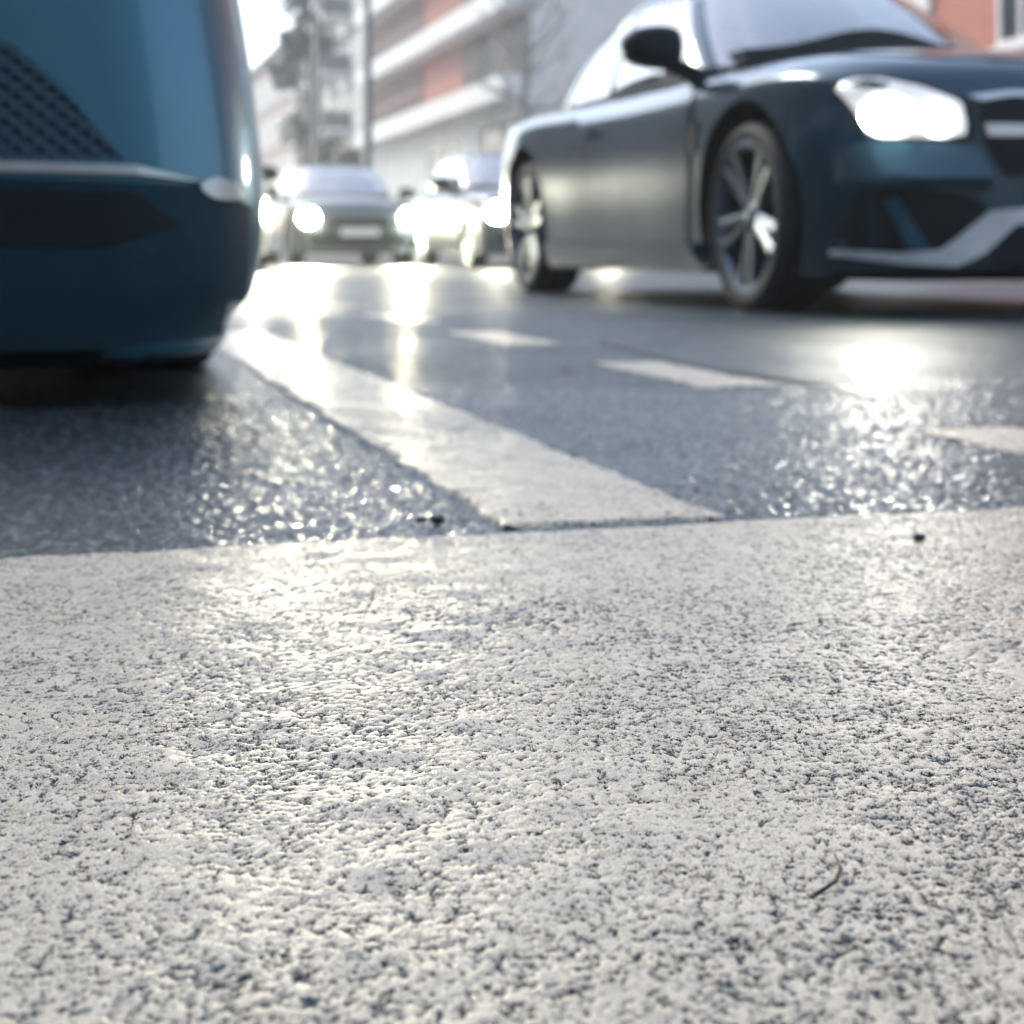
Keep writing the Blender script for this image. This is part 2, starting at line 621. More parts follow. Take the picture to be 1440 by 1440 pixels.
        solid(skin(iA1, iC0, -.01, .06, .004, sg).build('window_trim', spec.get('trim', M['black']), root, True))
    # roof
    mb = MB()
    vs, fs = [], []
    m_ = 11
    for i in range(n):
        for k in range(m_):
            f = -1 + 2 * k / (m_ - 1)
            x, y, z = roof[i]
            vs.append((x, f * y, z + spec.get('crown', .035) * (1 - f * f) * min(1, y / .4)))
    for i in range(n - 1):
        for k in range(m_ - 1):
            fs.append((i * m_ + k, i * m_ + k + 1, (i + 1) * m_ + k + 1, (i + 1) * m_ + k))
    solid(mb.add(vs, fs).build('roof', P, root, True))
    # cabin
    zi = spec['cabin_z']
    cab = MB()
    bl = [belt[i] for i in range(0, n, 4)]
    ring = [(p[0] * .985 + spec['cx'] * .015, p[1] * .96, zi) for p in bl] + [(p[0] * .985 + spec['cx'] * .015, -p[1] * .96, zi) for p in bl[::-1]]
    cab.add(ring, [tuple(range(len(ring)))])
    x0 = belt[0][0]
    dh = spec.get('dash_h', .075)
    dp = [(yy, zi + dh * (.35 + .65 * math.exp(-((yy - spec.get('dash_y', 0)) / .34) ** 2))) for yy in np.linspace(-.62, .62, 25)]
    dv = [(x0 - .50 + .34 * k, p[0], zi + .001 if e == 0 else p[1] * (1 if k else .999)) for k in (0, 1) for e in (0, 1) for p in dp]
    df = []
    for q in range(24):
        df += [(25 + q, 26 + q, 76 + q, 75 + q), (q, 25 + q, 75 + q, 50 + q)[:0] or (q, q + 1, 26 + q, 25 + q), (50 + q, 75 + q, 76 + q, 51 + q)]
    df += [(0, 25, 75, 50), (24, 74, 99, 49)]
    cab.build('cabin_floor', M['interior'], root)
    MB().add(dv, df).build('dashboard', M['interior'], root)
    seat_mb = None
    for sd in (-1, 1):
        sm = MB()
        for (xa, wd) in ((spec['seat_x'], .24),):
            y = sd * .36
            prof = catmull([(-wd, .0), (-wd * .98, .22), (-wd * .72, .33), (-.13, .36), (-.12, .38), (-.12, .50), (-.07, .54), (.07, .54), (.12, .50), (.12, .38), (.13, .36), (wd * .72, .33), (wd * .98, .22), (wd, 0)], 52)
            prof = [(p[0], zi + .0 + p[1] * spec.get('seat_h', .72)) for p in prof]
            k = len(prof)
            vs = [(xa - .05 - .25 * (p[1] - zi), y + p[0], p[1]) for p in prof] + [(xa - .19 - .25 * (p[1] - zi), y + p[0], p[1]) for p in prof]
            sm.add(vs, [tuple(range(k)), tuple(range(k, 2 * k))[::-1]] + [(i, k + i, k + i + 1, i + 1) for i in range(k - 1)])
        sm.build('seat', M['interior'], root)
    # steering wheel
    sw = MB()
    vs, fs = [], []
    for i in range(28):
        a = 2 * math.pi * i / 28
        for j in range(8):
            b = 2 * math.pi * j / 8
            rr = .18 + .014 * math.cos(b)
            yy, zz, xx = rr * math.cos(a), rr * math.sin(a), .014 * math.sin(b)
            vs.append((x0 - .47 + xx * .9 + zz * .35, .36 + yy, zi + .02 + zz * .93))
    for i in range(28):
        for j in range(8):
            fs.append((i * 8 + j, ((i + 1) % 28) * 8 + j, ((i + 1) % 28) * 8 + (j + 1) % 8, i * 8 + (j + 1) % 8))
    sw.add(vs, fs).build('steering_wheel', M['interior'], root, True)
    # mirrors
    mx, my, mz = spec['mirror']
    for sd in (-1, 1):
        bmm = bmesh.new()
        bmesh.ops.create_icosphere(bmm, subdivisions=3, radius=1)
        for v in bmm.verts:
            c = Vector([math.copysign(abs(q) ** .72, q) for q in v.co])
            v.co = (mx + .095 * c.x - (.02 if c.x < 0 else 0), sd * (my + .125 * c.y), mz + .085 * c.z * (1 - .15 * c.y))
            if c.x < -.35: v.co.x = mx - .045
        ob = from_bm('door_mirror', bmm, spec.get('mirror_mat', M['black']), root, True)
        sk = MB()
        sk.tube([(mx + .03, sd * (my - .20), mz - .12), (mx + .02, sd * (my - .06), mz - .06)], [.04, .035], 8)
        sk.build('mirror_arm', M['black'], ob)
    return root, bvh


def side_pair(name, pts, bvh, m, root, **k):
    a = panel(name, pts, SIDE_R, bvh, m, root, **k)
    b = panel(name, pts, SIDE_R, bvh, m, root, mirror=True, **k)
    return a, b


def oblique(deg):
    """projection from the right front corner, deg away from straight ahead; u runs across, v up"""
    a = R(deg)
    D = Vector((-math.cos(a), math.sin(a), 0))
    U = Vector((-math.sin(a), -math.cos(a), 0)) * -1   # from the flank towards the centre
    return (-D * 3.0, U, Vector((0, 0, 1)), D)


def lamp_disc(parent, bvh, y, z, r, m, frame=FRONT, off=.012, squash=1.0, both=True, name='headlamp_bulb'):
    n = 20
    pts = [(y + r * math.cos(2 * math.pi * k / n), z + squash * r * math.sin(2 * math.pi * k / n)) for k in range(n)]
    o = [panel(name, pts, frame, bvh, m, parent[0], thick=off, sink=.0, cell=.06)]
    if both:
        o.append(panel(name, pts, frame, bvh, m, parent[1], thick=off, sink=.0, cell=.06, mirror=True))
    return o

# ------------------------------------------------------------------ coupe in the right lane
coupe_spec = dict(
    paint=M['navy'], wheelbase=2.80, wheel_r=.338, arch_r=.408, rim_r=.268, rim_mat=M['rimc'], tyre_w=.24, wheel_in=.012, cx=-1.8,
    hull=dict(tuck=.965,
              x=[.80, .77, .70, .60, .45, .25, 0, -.5, -1.4, -2.2, -2.8, -3.2, -3.5, -3.7, -3.78],
              zb=[.17, .14, .125, .12, .12, .12, .125, .13, .13, .13, .135, .17, .22, .27, .32],
              zt=[.70, .76, .83, .87, .90, .925, .94, .95, .95, .97, 1.0, 1.01, 1.0, .96, .86],
              zs=[.58, .66, .745, .795, .83, .855, .865, .88, .89, .905, .915, .91, .89, .85, .76],
              zm=[.45, .47, .50, .53, .55, .56, .57, .57, .57, .58, .60, .61, .62, .62, .6],
              w=[.28, .50, .665, .765, .845, .89, .908, .900, .892, .902, .915, .885, .80, .62, .36]),
    green=[((-.42, 0, .925), (-1.16, 0, 1.385)), ((-.50, .40, .92), (-1.20, .30, 1.38)), ((-.66, .70, .90), (-1.32, .50, 1.36)),
           ((-.95, .775, .895), (-1.48, .55, 1.365)), ((-1.7, .79, .90), (-1.85, .565, 1.375)), ((-2.35, .765, .915), (-2.2, .545, 1.355)),
           ((-2.85, .66, .955), (-2.42, .50, 1.335)), ((-3.1, .38, .985), (-2.52, .30, 1.345)), ((-3.16, 0, .99), (-2.55, 0, 1.35))],
    pillars=(1.95, 2.35, 4.0, 4.12, 5.2, 6.1), cabin_z=.955, dash_h=.16, seat_x=-1.55, seat_h=.62, mirror=(-.74, .955, 1.03), dash_y=-.05, gn=160)


def lights_front(root, bvh, outline, bulbs, lens_m, bulb_m, name='headlight', thick=.006, smooth=40):
    a = panel(name, outline, FRONT, bvh, lens_m, root, thick=thick, smooth_n=smooth)
    b = panel(name, outline, FRONT, bvh, lens_m, root, thick=thick, smooth_n=smooth, mirror=True)
    if bulb_m is not None:
        for (y, z, r) in bulbs:
            lamp_disc((a, b), bvh, y, z, r, bulb_m, off=thick + .006)
    return a, b


M['lens_lit'] = simple('lit lamp housing', (.75, .78, .80), .2, .3, emit=(1, .98, .92), estr=.12)
coupe, cb = make_car('coupe_car', coupe_spec)
LAMP_OUT = [(-.790, .742), (-.775, .768), (-.745, .782), (-.68, .777), (-.58, .745), (-.485, .704), (-.466, .688), (-.458, .62), (-.462, .588), (-.53, .576), (-.70, .583), (-.735, .60), (-.757, .664)]
for mi in (False, True):
    panel('lamp_surround', [(-.800, .742), (-.78, .780), (-.745, .794), (-.68, .789), (-.58, .757), (-.48, .716), (-.43, .69), (-.425, .60), (-.445, .565), (-.53, .562), (-.71, .570), (-.75, .595), (-.768, .664)], FRONT, cb, M['black'], coupe, thick=.003, mirror=mi)
hl = lights_front(coupe, cb, LAMP_OUT,
             [(-.690, .652, .058)], M['lens_lit'], M['lamp'], smooth=0)
lamp_disc(hl, cb, -.548, .638, .052, M['lamp_inner'], off=.012)
gr = panel('grille', [(-.42, .70), (-.30, .715), (.30, .715), (.42, .70), (.40, .56), (.33, .455), (-.33, .455), (-.40, .56)], FRONT, cb, M['black'], coupe, thick=.004)
panel('grille_bar', [(-.40, .625), (.40, .625), (.39, .585), (-.39, .585)], FRONT, cb, M['chrome'], gr, thick=.016)
panel('grille_frame', [(-.445, .715), (-.30, .735), (.30, .735), (.445, .715), (.40, .700), (.30, .716), (-.30, .716), (-.40, .700)], FRONT, cb, M['chrome'], gr, thick=.010)
for mi in (False, True):
    panel('bumper_intake', [(-.80, .225), (-.78, .36), (-.735, .418), (-.60, .412), (-.44, .40), (-.385, .36), (-.45, .295), (-.53, .228), (-.66, .215)], FRONT, cb, M['black'], coupe, thick=.003, mirror=mi)
    panel('intake_fin', [(-.70, .385), (-.665, .39), (-.575, .225), (-.63, .222)], FRONT, cb, M['teal'], coupe, thick=.016, mirror=mi)
    panel('bumper_trim', [(-.80, .222), (-.66, .212), (-.54, .222), (-.46, .285), (-.38, .345), (-.20, .362), (-.20, .318), (-.30, .30), (-.40, .21), (-.49, .168), (-.64, .174), (-.80, .203)], FRONT, cb, M['satin'], coupe, thick=.014, mirror=mi)
panel('lower_grille', [(-.40, .20), (-.32, .295), (.32, .295), (.40, .20), (.36, .165), (-.36, .165)], FRONT, cb, M['black'], coupe, thick=.005)
panel('front_splitter', [(-.84, .15), (-.6, .158), (0, .16), (.6, .158), (.84, .15), (.84, .128), (0, .13), (-.84, .128)], FRONT, cb, M['black'], coupe, thick=.03)
for o in side_pair('door', [(-.56, .24), (-.50, .50), (-.52, .86), (-1.3, .885), (-1.92, .895), (-1.97, .60), (-1.93, .24)], cb, M['navy'], coupe, thick=.004, cell=.06):
    mi = o.name != 'door'
    panel('door_handle', [(-1.88, .765), (-1.66, .755), (-1.66, .735), (-1.88, .742)], SIDE_R, cb, M['navy'], o, thick=.035, mirror=mi)
    panel('door_seam', [(-.535, .25), (-.475, .50), (-.497, .845), (-.487, .845), (-.463, .50), (-.523, .25)], SIDE_R, cb, M['black'], o, thick=.0045, mirror=mi)
side_pair('side_skirt', [(-.44, .245), (-2.35, .255), (-2.38, .14), (-.42, .135)], cb, M['navy'], coupe, thick=.035, cell=.08)
side_pair('wing_vent', [(-.47, .70), (-.40, .71), (-.42, .60), (-.47, .59)], cb, M['black'], coupe, thick=.006)
TOP = ((0, 0, 3), (1, 0, 0), (0, 1, 0), (0, 0, -1))
panel('bonnet', [(.60, -.46), (.66, -.25), (.68, 0), (.66, .25), (.60, .46), (.40, .63), (.0, .70), (-.40, .68), (-.40, -.68), (.0, -.70), (.40, -.63)], TOP, cb, M['navy'], coupe, thick=.007, sink=.004, cell=.06)
shelf = lambda z: .004 + .085 * max(0, min(1, (.565 - z) / .125)) if z > .435 else .089 - .085 * (.435 - z) / .04
for mi in (False, True):
    panel('bumper_shelf', [(-.80, .545), (-.74, .57), (-.60, .568), (-.46, .555), (-.425, .54), (-.415, .47), (-.40, .41), (-.50, .418), (-.66, .43), (-.80, .445)], FRONT, cb, M['navy'], coupe, thick=shelf, cell=.02, mirror=mi)
coupe.location = (1.677, 6.138, 0)
coupe.rotation_euler = (0, 0, -(math.pi / 2 - R(15.7)))
tag(coupe, 'dark slate coupe with lit headlights and big front wheel, right of the lane marking', 'car')

# ------------------------------------------------------------------ SUV at the left
left_spec = dict(
    paint=M['teal'], wheelbase=2.85, wheel_r=.34, arch_r=.392, rim_r=.26, tyre_w=.24, wheel_in=.05, cx=-1.7,
    hull=dict(tuck=.945, lean=.035,
              x=[.86, .83, .78, .70, .58, .40, .2, 0, -.5, -1.5, -2.4, -2.85, -3.3, -3.6, -3.72, -3.76],
              zb=[.085, .07, .06, .055, .055, .06, .08, .11, .14, .14, .14, .14, .18, .24, .30, .36],
              zt=[.72, .78, .84, .88, .91, .935, .95, .965, .98, .99, 1.0, 1.01, 1.01, 1.0, .95, .86],
              zs=[.62, .68, .73, .775, .805, .83, .845, .855, .875, .89, .91, .915, .91, .89, .85, .78],
              zm=[.28, .28, .285, .29, .30, .33, .38, .45, .55, .56, .57, .58, .6, .61, .61, .6],
              w=[.50, .68, .78, .855, .90, .922, .928, .93, .925, .92, .925, .92, .90, .83, .72, .55]),
    green=[((-.42, 0, .955), (-1.16, 0, 1.42)), ((-.50, .40, .95), (-1.20, .32, 1.415)), ((-.66, .72, .92), (-1.32, .53, 1.39)),
           ((-.95, .79, .905), (-1.48, .58, 1.40)), ((-1.7, .805, .91), (-1.85, .60, 1.41)), ((-2.45, .785, .93), (-2.35, .585, 1.39)),
           ((-3.0, .69, .965), (-2.70, .53, 1.35)), ((-3.2, .38, .985), (-2.82, .32, 1.355)), ((-3.25, 0, .99), (-2.85, 0, 1.36))],
    pillars=(1.95, 2.35, 4.0, 4.12, 5.3, 6.1), cabin_z=.99, dash_h=.06, seat_x=-1.6, seat_h=.64, mirror=(-.80, .98, 1.05), gn=160)
left_car, lb = make_car('large_car', left_spec)
lights_front(left_car, lb, [(-.84, .66), (-.76, .73), (-.60, .73), (-.50, .70), (-.52, .655), (-.70, .62), (-.80, .615)],
             [], M['lampoff'], None)
m_, nt_, b_m = mat('blue diamond mesh grille')
tc_ = node(nt_, 'ShaderNodeTexCoord')
wv = []
for sg_ in (1, -1):
    mp_ = node(nt_, 'ShaderNodeMapping')
    mp_.inputs['Rotation'].default_value = (sg_ * R(38), 0, 0)
    nt_.links.new(tc_.outputs['Object'], mp_.inputs['Vector'])
    w_ = node(nt_, 'ShaderNodeTexWave', Scale=17.0, wave_type='BANDS', bands_direction='Z')
    nt_.links.new(mp_.outputs[0], w_.inputs['Vector'])
    wv.append(w_)
mxn = node(nt_, 'ShaderNodeMath', operation='MAXIMUM')
nt_.links.new(wv[0].outputs['Fac'], mxn.inputs[0]); nt_.links.new(wv[1].outputs['Fac'], mxn.inputs[1])
rp_ = node(nt_, 'ShaderNodeValToRGB')
rp_.color_ramp.elements[0].position = .72; rp_.color_ramp.elements[0].color = (.006, .034, .058, 1)
rp_.color_ramp.elements[1].position = .92; rp_.color_ramp.elements[1].color = (.014, .065, .105, 1)
nt_.links.new(mxn.outputs[0], rp_.inputs['Fac']); nt_.links.new(rp_.outputs['Color'], b_m.inputs['Base Color'])
bp_ = node(nt_, 'ShaderNodeBump', Strength=.8, Distance=.008)
nt_.links.new(mxn.outputs[0], bp_.inputs['Height']); nt_.links.new(bp_.outputs['Normal'], b_m.inputs['Normal'])
b_m.inputs['Roughness'].default_value = .45
M['mesh'] = m_
for mi in (False, True):
    gg = panel('bumper_intake', [(-.685, .345), (-.655, .375), (-.60, .44), (-.54, .492), (-.47, .52), (-.30, .52), (-.26, .345)], FRONT, lb, M['mesh'], left_car, thick=.004, mirror=mi)
panel('grille', [(-.22, .66), (.22, .66), (.20, .40), (-.20, .40)], FRONT, lb, M['mesh'], left_car, thick=.005)
M['valance'] = simple('dark teal plastic', (.004, .034, .054), .6)
M['valance'].node_tree.nodes['Principled BSDF'].inputs['Specular IOR Level'].default_value = .2
panel('lower_valance', [(-.875, .285), (-.80, .312), (0, .322), (.80, .312), (.875, .285), (.87, .092), (.5, .086), (-.5, .086), (-.87, .092)], FRONT, lb, M['valance'], left_car, thick=.014, cell=.03)
panel('lower_grille', [(-.76, .255), (-.70, .300), (.70, .300), (.76, .255), (.66, .225), (-.66, .225)], FRONT, lb, M['black'], left_car, thick=.017)
M['strip'] = simple('brushed pale trim', (.42, .46, .48), .35, .6)
panel('bumper_strip', [(-.80, .316), (-.70, .324), (0, .326), (.70, .324), (.80, .316), (.70, .337), (0, .341), (-.70, .337)], FRONT, lb, M['strip'], left_car, thick=.019)
for mi in (False, True):
    panel('fog_lamp', [(-.86, .308), (-.82, .325), (-.79, .313), (-.81, .295), (-.85, .294)], FRONT, lb, M['strip'], left_car, thick=.018, smooth_n=20, mirror=mi)
panel('front_lip', [(-.66, .082), (0, .09), (.66, .082), (.64, .06), (0, .06), (-.64, .06)], FRONT, lb, M['black'], left_car, thick=.02)
for o in side_pair('door', [(-.60, .26), (-.56, .50), (-.58, .86), (-1.3, .89), (-1.80, .895), (-1.82, .6), (-1.80, .26)], lb, M['teal'], left_car, thick=.004, cell=.08):
    panel('door_handle', [(-1.74, .79), (-1.54, .78), (-1.54, .755), (-1.74, .765)], SIDE_R, lb, M['teal'], o, thick=.04, mirror=o.name != 'door')
x, y = street(-.597, 3.16)
left_car.location = (x, y, 0)
left_car.rotation_euler = (0, 0, -(math.pi / 2 - YAW))
tag(left_car, 'deep blue car cut off by the left frame edge, nearest the camera', 'car')

# ------------------------------------------------------------------ cars further back
def back_car(name, paint_m, label, d, s, lit, lamp='lampfar', scale=1.0, group='cars queueing down the street'):
    sp = dict(
        paint=paint_m, wheelbase=2.62, wheel_r=.318, arch_r=.365, tyre_w=.21, wheel_in=.03, cx=-1.6, spokes=5,
        hull=dict(tuck=.965,
                  x=[.82, .79, .72, .60, .42, .2, 0, -.5, -1.4, -2.2, -2.62, -3.0, -3.25, -3.38, -3.42],
                  zb=[.20, .18, .17, .17, .17, .17, .17, .18, .18, .18, .18, .20, .24, .28, .34],
                  zt=[.72, .79, .85, .89, .92, .945, .96, .99, 1.0, 1.01, 1.02, 1.02, 1.0, .97, .88],
                  zs=[.62, .70, .77, .82, .85, .865, .875, .89, .91, .92, .925, .92, .90, .86, .78],
                  zm=[.45, .46, .48, .51, .54, .56, .57, .57, .58, .58, .6, .61, .61, .61, .6],
                  w=[.42, .62, .73, .81, .855, .88, .89, .885, .885, .888, .89, .875, .84, .76, .62]),
        green=[((-.38, 0, .97), (-1.2, 0, 1.45)), ((-.45, .4, .965), (-1.24, .32, 1.445)), ((-.62, .70, .94), (-1.35, .53, 1.42)),
               ((-.9, .765, .92), (-1.5, .57, 1.43)), ((-1.6, .78, .925), (-1.85, .585, 1.44)), ((-2.4, .77, .94), (-2.45, .575, 1.42)),
               ((-3.05, .70, .965), (-2.85, .53, 1.38)), ((-3.2, .38, .985), (-2.98, .32, 1.385)), ((-3.23, 0, .985), (-3.0, 0, 1.39))],
        pillars=(1.95, 2.35, 4.0, 4.12, 5.3, 6.1), cabin_z=1.0, dash_h=.04, seat_x=-1.65, seat_h=.66, mirror=(-.85, .99, 1.04), gn=96)
    c, b = make_car(name, sp)
    lights_front(c, b, [(-.83, .70), (-.76, .76), (-.62, .75), (-.54, .70), (-.53, .62), (-.60, .57), (-.74, .58), (-.81, .63)],
                 [(-.675, .655, .115)] if lit else [], M['lens_lit'] if lit else M['lampoff'], M[lamp] if lit else None)
    panel('grille', [(-.46, .66), (.46, .66), (.40, .54), (-.40, .54)], FRONT, b, M['black'], c, thick=.006)
    panel('lower_grille', [(-.70, .42), (-.3, .46), (.3, .46), (.70, .42), (.62, .26), (-.62, .26)], FRONT, b, M['black'], c, thick=.006)
    panel('number_plate', [(-.26, .52), (.26, .52), (.26, .41), (-.26, .41)], FRONT, b, M['plate'], c, thick=.02)
    x, y = street(d, s)
    c.location = (x, y, 0)
    c.rotation_euler = (0, 0, -(math.pi / 2 - YAW))
    tag(c, label, 'car', group)
    return c


back_car('oncoming_car', M['steel'], 'oncoming car with both glaring headlights in view, centred in the gap between the near cars', 3.86, 22.6, True)
back_car('oncoming_car', M['white'], 'white car mostly hidden behind the blue car, one glaring headlight showing', 1.16, 16.9, True, 'lampbehind')
back_car('oncoming_car', M['steel'], 'steel grey car behind the coupe tail, flank and one glaring headlight showing', 5.5, 19.0, True, 'lampdim')

# ------------------------------------------------------------------ road relief
def h2(ix, iy, seed):
    n = (ix.astype(np.int64) * 374761393 + iy.astype(np.int64) * 668265263 + seed * 974634777) & 0xFFFFFFFF
    n = ((n ^ (n >> 13)) * 1274126177) & 0xFFFFFFFF
    n = (n ^ (n >> 16)) & 0xFFFFFFFF
    return n / 4294967295.0


def vnoise(x, y, seed):
    ix, iy = np.floor(x), np.floor(y)
    fx, fy = x - ix, y - iy
    fx = fx * fx * (3 - 2 * fx); fy = fy * fy * (3 - 2 * fy)
    a, b = h2(ix, iy, seed), h2(ix + 1, iy, seed)
    c, d = h2(ix, iy + 1, seed), h2(ix + 1, iy + 1, seed)
    return (a * (1 - fx) + b * fx) * (1 - fy) + (c * (1 - fx) + d * fx) * fy


def stones(x, y, cell, seed):
    """domes of packed stones: 0 in the joints, up to 1 on the tops"""
    x, y = x / cell, y / cell
    ix, iy = np.floor(x), np.floor(y)
    best = np.zeros_like(x)
    for dx in (-1, 0, 1):
        for dy in (-1, 0, 1):
            cx, cy = ix + dx, iy + dy
            px = cx + .1 + .8 * h2(cx, cy, seed)
            py = cy + .1 + .8 * h2(cx, cy, seed + 1)
            rr = .42 + .36 * h2(cx, cy, seed + 2)
            hh = .62 + .38 * h2(cx, cy, seed + 3)
            an = 3.14 * h2(cx, cy, seed + 4)
            el = 1.0 + .5 * h2(cx, cy, seed + 5)
            ux, uy = (x - px), (y - py)
            a = (ux * np.cos(an) + uy * np.sin(an)) * el
            b = (-ux * np.sin(an) + uy * np.cos(an))
            r2 = (a * a + b * b) / (rr * rr)
            q = np.clip(1 - r2 * r2, 0, 1) ** .5 * hh * (1 + (h2(cx, cy, seed + 6) - .5) * .35 * ux + (h2(cx, cy, seed + 7) - .5) * .35 * uy)
            best = np.maximum(best, q)
    return best


def sheet(d0, d1, s0, s1, step, kind, ang, base, whole, fade, rag):
    nx, ny = int(round((d1 - d0) / step)) + 1, int(round((s1 - s0) / step)) + 1
    d, s = np.meshgrid(np.linspace(d0, d1, nx), np.linspace(s0, s1, ny))
    c, sn = math.cos(ang), math.sin(ang)
    X = d * c - s * sn
    Y = d * sn + s * c
    W0, W1, W2, W3 = whole
    e = np.minimum(np.minimum(d - W0, W1 - d), np.minimum(s - W2, W3 - s))
    n = vnoise(X * 45, Y * 45, 3)
    big = vnoise(X * 5, Y * 5, 21) * .6 + vnoise(X * 13, Y * 13, 22) * .4
    if kind == 'stone':
        # water stands in the joints: its level varies, only the stone tops stick out
        rough = .66 * stones(X, Y, .0095, 11) + .22 * stones(X, Y, .0045, 31) + .12 * vnoise(X * 330, Y * 330, 41)
        lvl = .0 + .40 * big
        z = .0040 * np.maximum(rough, lvl) + .0012 * (n - .5) + .0012
        rough = rough - lvl + .5
    else:
        f = vnoise(X * 480, Y * 480, 5) * .4 + vnoise(X * 950, Y * 950, 6) * .6
        rough = .22 * stones(X, Y, .0062, 11) + .26 * stones(X, Y, .0029, 31) + .64 * f + .10 * (n - .5) + .20 * (big - .5)
        pit = np.clip((.46 - rough) / .14, 0, 1)
        z = .0040 + .0006 * np.minimum(rough, .8) + .0011 * (n - .5) - .0011 * pit
        # rounded, ragged rim of the thermoplastic coat
        ee = e + rag * (.016 * (vnoise(X * 22, Y * 22, 7) - .5) + .012 * (vnoise(X * 60, Y * 60, 8) - .5) + .008 * (vnoise(X * 220, Y * 220, 9) - .5))
        z = np.where(ee < .004, z - (.0058 * np.clip(1 - ee / .004, 0, 1)), z)
    if fade:
        k = np.clip(e / fade, 0, 1)
        z = z * k + .0008 * (1 - k)
    co = np.stack([X, Y, z + base], -1).reshape(-1, 3).astype(np.float32)
    i = np.arange(nx * ny).reshape(ny, nx)
    q = np.stack([i[:-1, :-1], i[:-1, 1:], i[1:, 1:], i[1:, :-1]], -1).reshape(-1, 4).astype(np.int32)
    return co, q, rough.ravel().astype(np.float32)


def patch(name, grids, kind, m, ang=YAW, fade=0.0, base=0.0, rag=1.0, whole=None):
    """grids: (d0, d1, s0, s1, step) in street coordinates turned by ang; kind 'paint' or 'stone'"""
    whole = whole or (min(g[0] for g in grids), max(g[1] for g in grids), min(g[2] for g in grids), max(g[3] for g in grids))
    cs, qs, rs, o = [], [], [], 0
    for g in grids:
        co, q, r = sheet(*g, kind, ang, base, whole, fade, rag)
        cs.append(co); qs.append(q + o); rs.append(r); o += len(co)
    co, q, r = np.concatenate(cs), np.concatenate(qs), np.concatenate(rs)
    me = bpy.data.meshes.new(name)
    me.vertices.add(len(co)); me.vertices.foreach_set('co', co.ravel())
    me.loops.add(q.size); me.loops.foreach_set('vertex_index', q.ravel())
    me.polygons.add(len(q))
    me.polygons.foreach_set('loop_start', np.arange(0, q.size, 4, dtype=np.int32))
    me.polygons.foreach_set('loop_total', np.full(len(q), 4, dtype=np.int32))
    me.update(calc_edges=True)
    at = me.attributes.new('relief', 'FLOAT', 'POINT')
    at.data.foreach_set('value', r)
    ob = link(name, me, m, None, True)
    tag(ob, kind='structure')
    return ob


# ground to the horizon, road and pavements
g = MB().box(-600, 600, -200, 900, -.6, -.004)
o = g.build('ground', M['asphalt']); tag(o, kind='structure')
rd = MB()
rd.add([(-9, -30, 0), (7.6, -30, 0), (7.6, 260, 0), (-9, 260, 0)], [(0, 1, 2, 3)])
rd = rd.build('road', M['asphalt']); ra = rd.data.attributes.new('relief', 'FLOAT', 'POINT'); ra.data.foreach_set('value', [.60] * 4); rd.rotation_euler = (0, 0, YAW); tag(rd, kind='structure')

patch('road_surface', [(-.75, 1.75, 1.12, 2.5, .0030)], 'stone', M['asphalt_near'], fade=.05)
patch('road_surface', [(-1.6, 3.0, 2.42, 5.4, .0066)], 'stone', M['asphalt_mid'], fade=.08)
ANG2 = R(16.2)
patch('stop_line', [(-.06, .47, .36, .80, .00105), (-.10, .90, .797, 1.209, .0016),
                    (-.75, -.057, .36, .80, .004), (.467, 1.05, .36, .80, .004), (-.75, -.097, .797, 1.209, .003), (.897, 1.05, .797, 1.209, .003), (-.75, 1.05, .1, .363, .004)],
      'paint', M['marking'], ang=ANG2, base=.0014, whole=(-.75, 1.05, .1, 1.209), rag=.45)
# the lane marking ends just short of the stop line, cut parallel to it
patch('lane_marking', [(.330, .517, 1.239, 2.2, .0025), (.330, .517, 2.198, 4.4, .005)], 'paint', M['marking'], base=.0022)
for k in range(6):
    s0 = 1.20 + 1.22 * k
    patch('guide_marking', [(.98, 1.115, max(s0, 1.25), s0 + .58, .004 if k < 3 else .012)], 'paint', M['marking'], base=.002)
# thin wavy dark strip beside the guide dashes
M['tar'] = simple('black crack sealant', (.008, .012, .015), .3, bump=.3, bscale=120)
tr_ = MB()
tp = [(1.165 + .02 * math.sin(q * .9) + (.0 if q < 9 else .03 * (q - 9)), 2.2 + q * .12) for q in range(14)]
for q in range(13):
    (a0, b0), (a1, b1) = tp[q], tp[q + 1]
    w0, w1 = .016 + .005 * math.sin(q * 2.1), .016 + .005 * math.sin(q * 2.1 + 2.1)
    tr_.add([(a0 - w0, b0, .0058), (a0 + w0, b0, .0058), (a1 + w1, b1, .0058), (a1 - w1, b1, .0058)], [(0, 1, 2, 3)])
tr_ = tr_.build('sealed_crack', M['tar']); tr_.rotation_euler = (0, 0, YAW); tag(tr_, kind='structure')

# ------------------------------------------------------------------ pavements
M['pave'] = simple('wet paving slabs', (.22, .23, .235), .45, var=.25, vscale=3, bump=.3, bscale=30)
M['kerb'] = simple('kerb stone', (.28, .28, .275), .5)
pv = MB().box(7.72, 15.8, -20, 260, .0, .118); pv = pv.build('pavement', M['pave']); pv.rotation_euler = (0, 0, YAW); tag(pv, kind='structure')
kb = MB().box(7.58, 7.72, -20, 260, -.01, .122); kb = kb.build('kerb', M['kerb'], bevel=.012); kb.rotation_euler = (0, 0, YAW); tag(kb, kind='structure')

# ------------------------------------------------------------------ small things lying on the road
def on_px(px, py):
    z = .22 * 2326 / (py - 352)
    return ((px - 720) / 2326 * z, z)


M['pebble'] = simple('dark wet pebble', (.012, .03, .036), .3, bump=.4, bscale=200)
M['leafm'] = simple('brown wet leaf', (.16, .07, .045), .45)
M['leafo'] = simple('orange wet leaf', (.42, .17, .09), .45)
M['twig'] = simple('dark twig', (.03, .03, .03), .6)


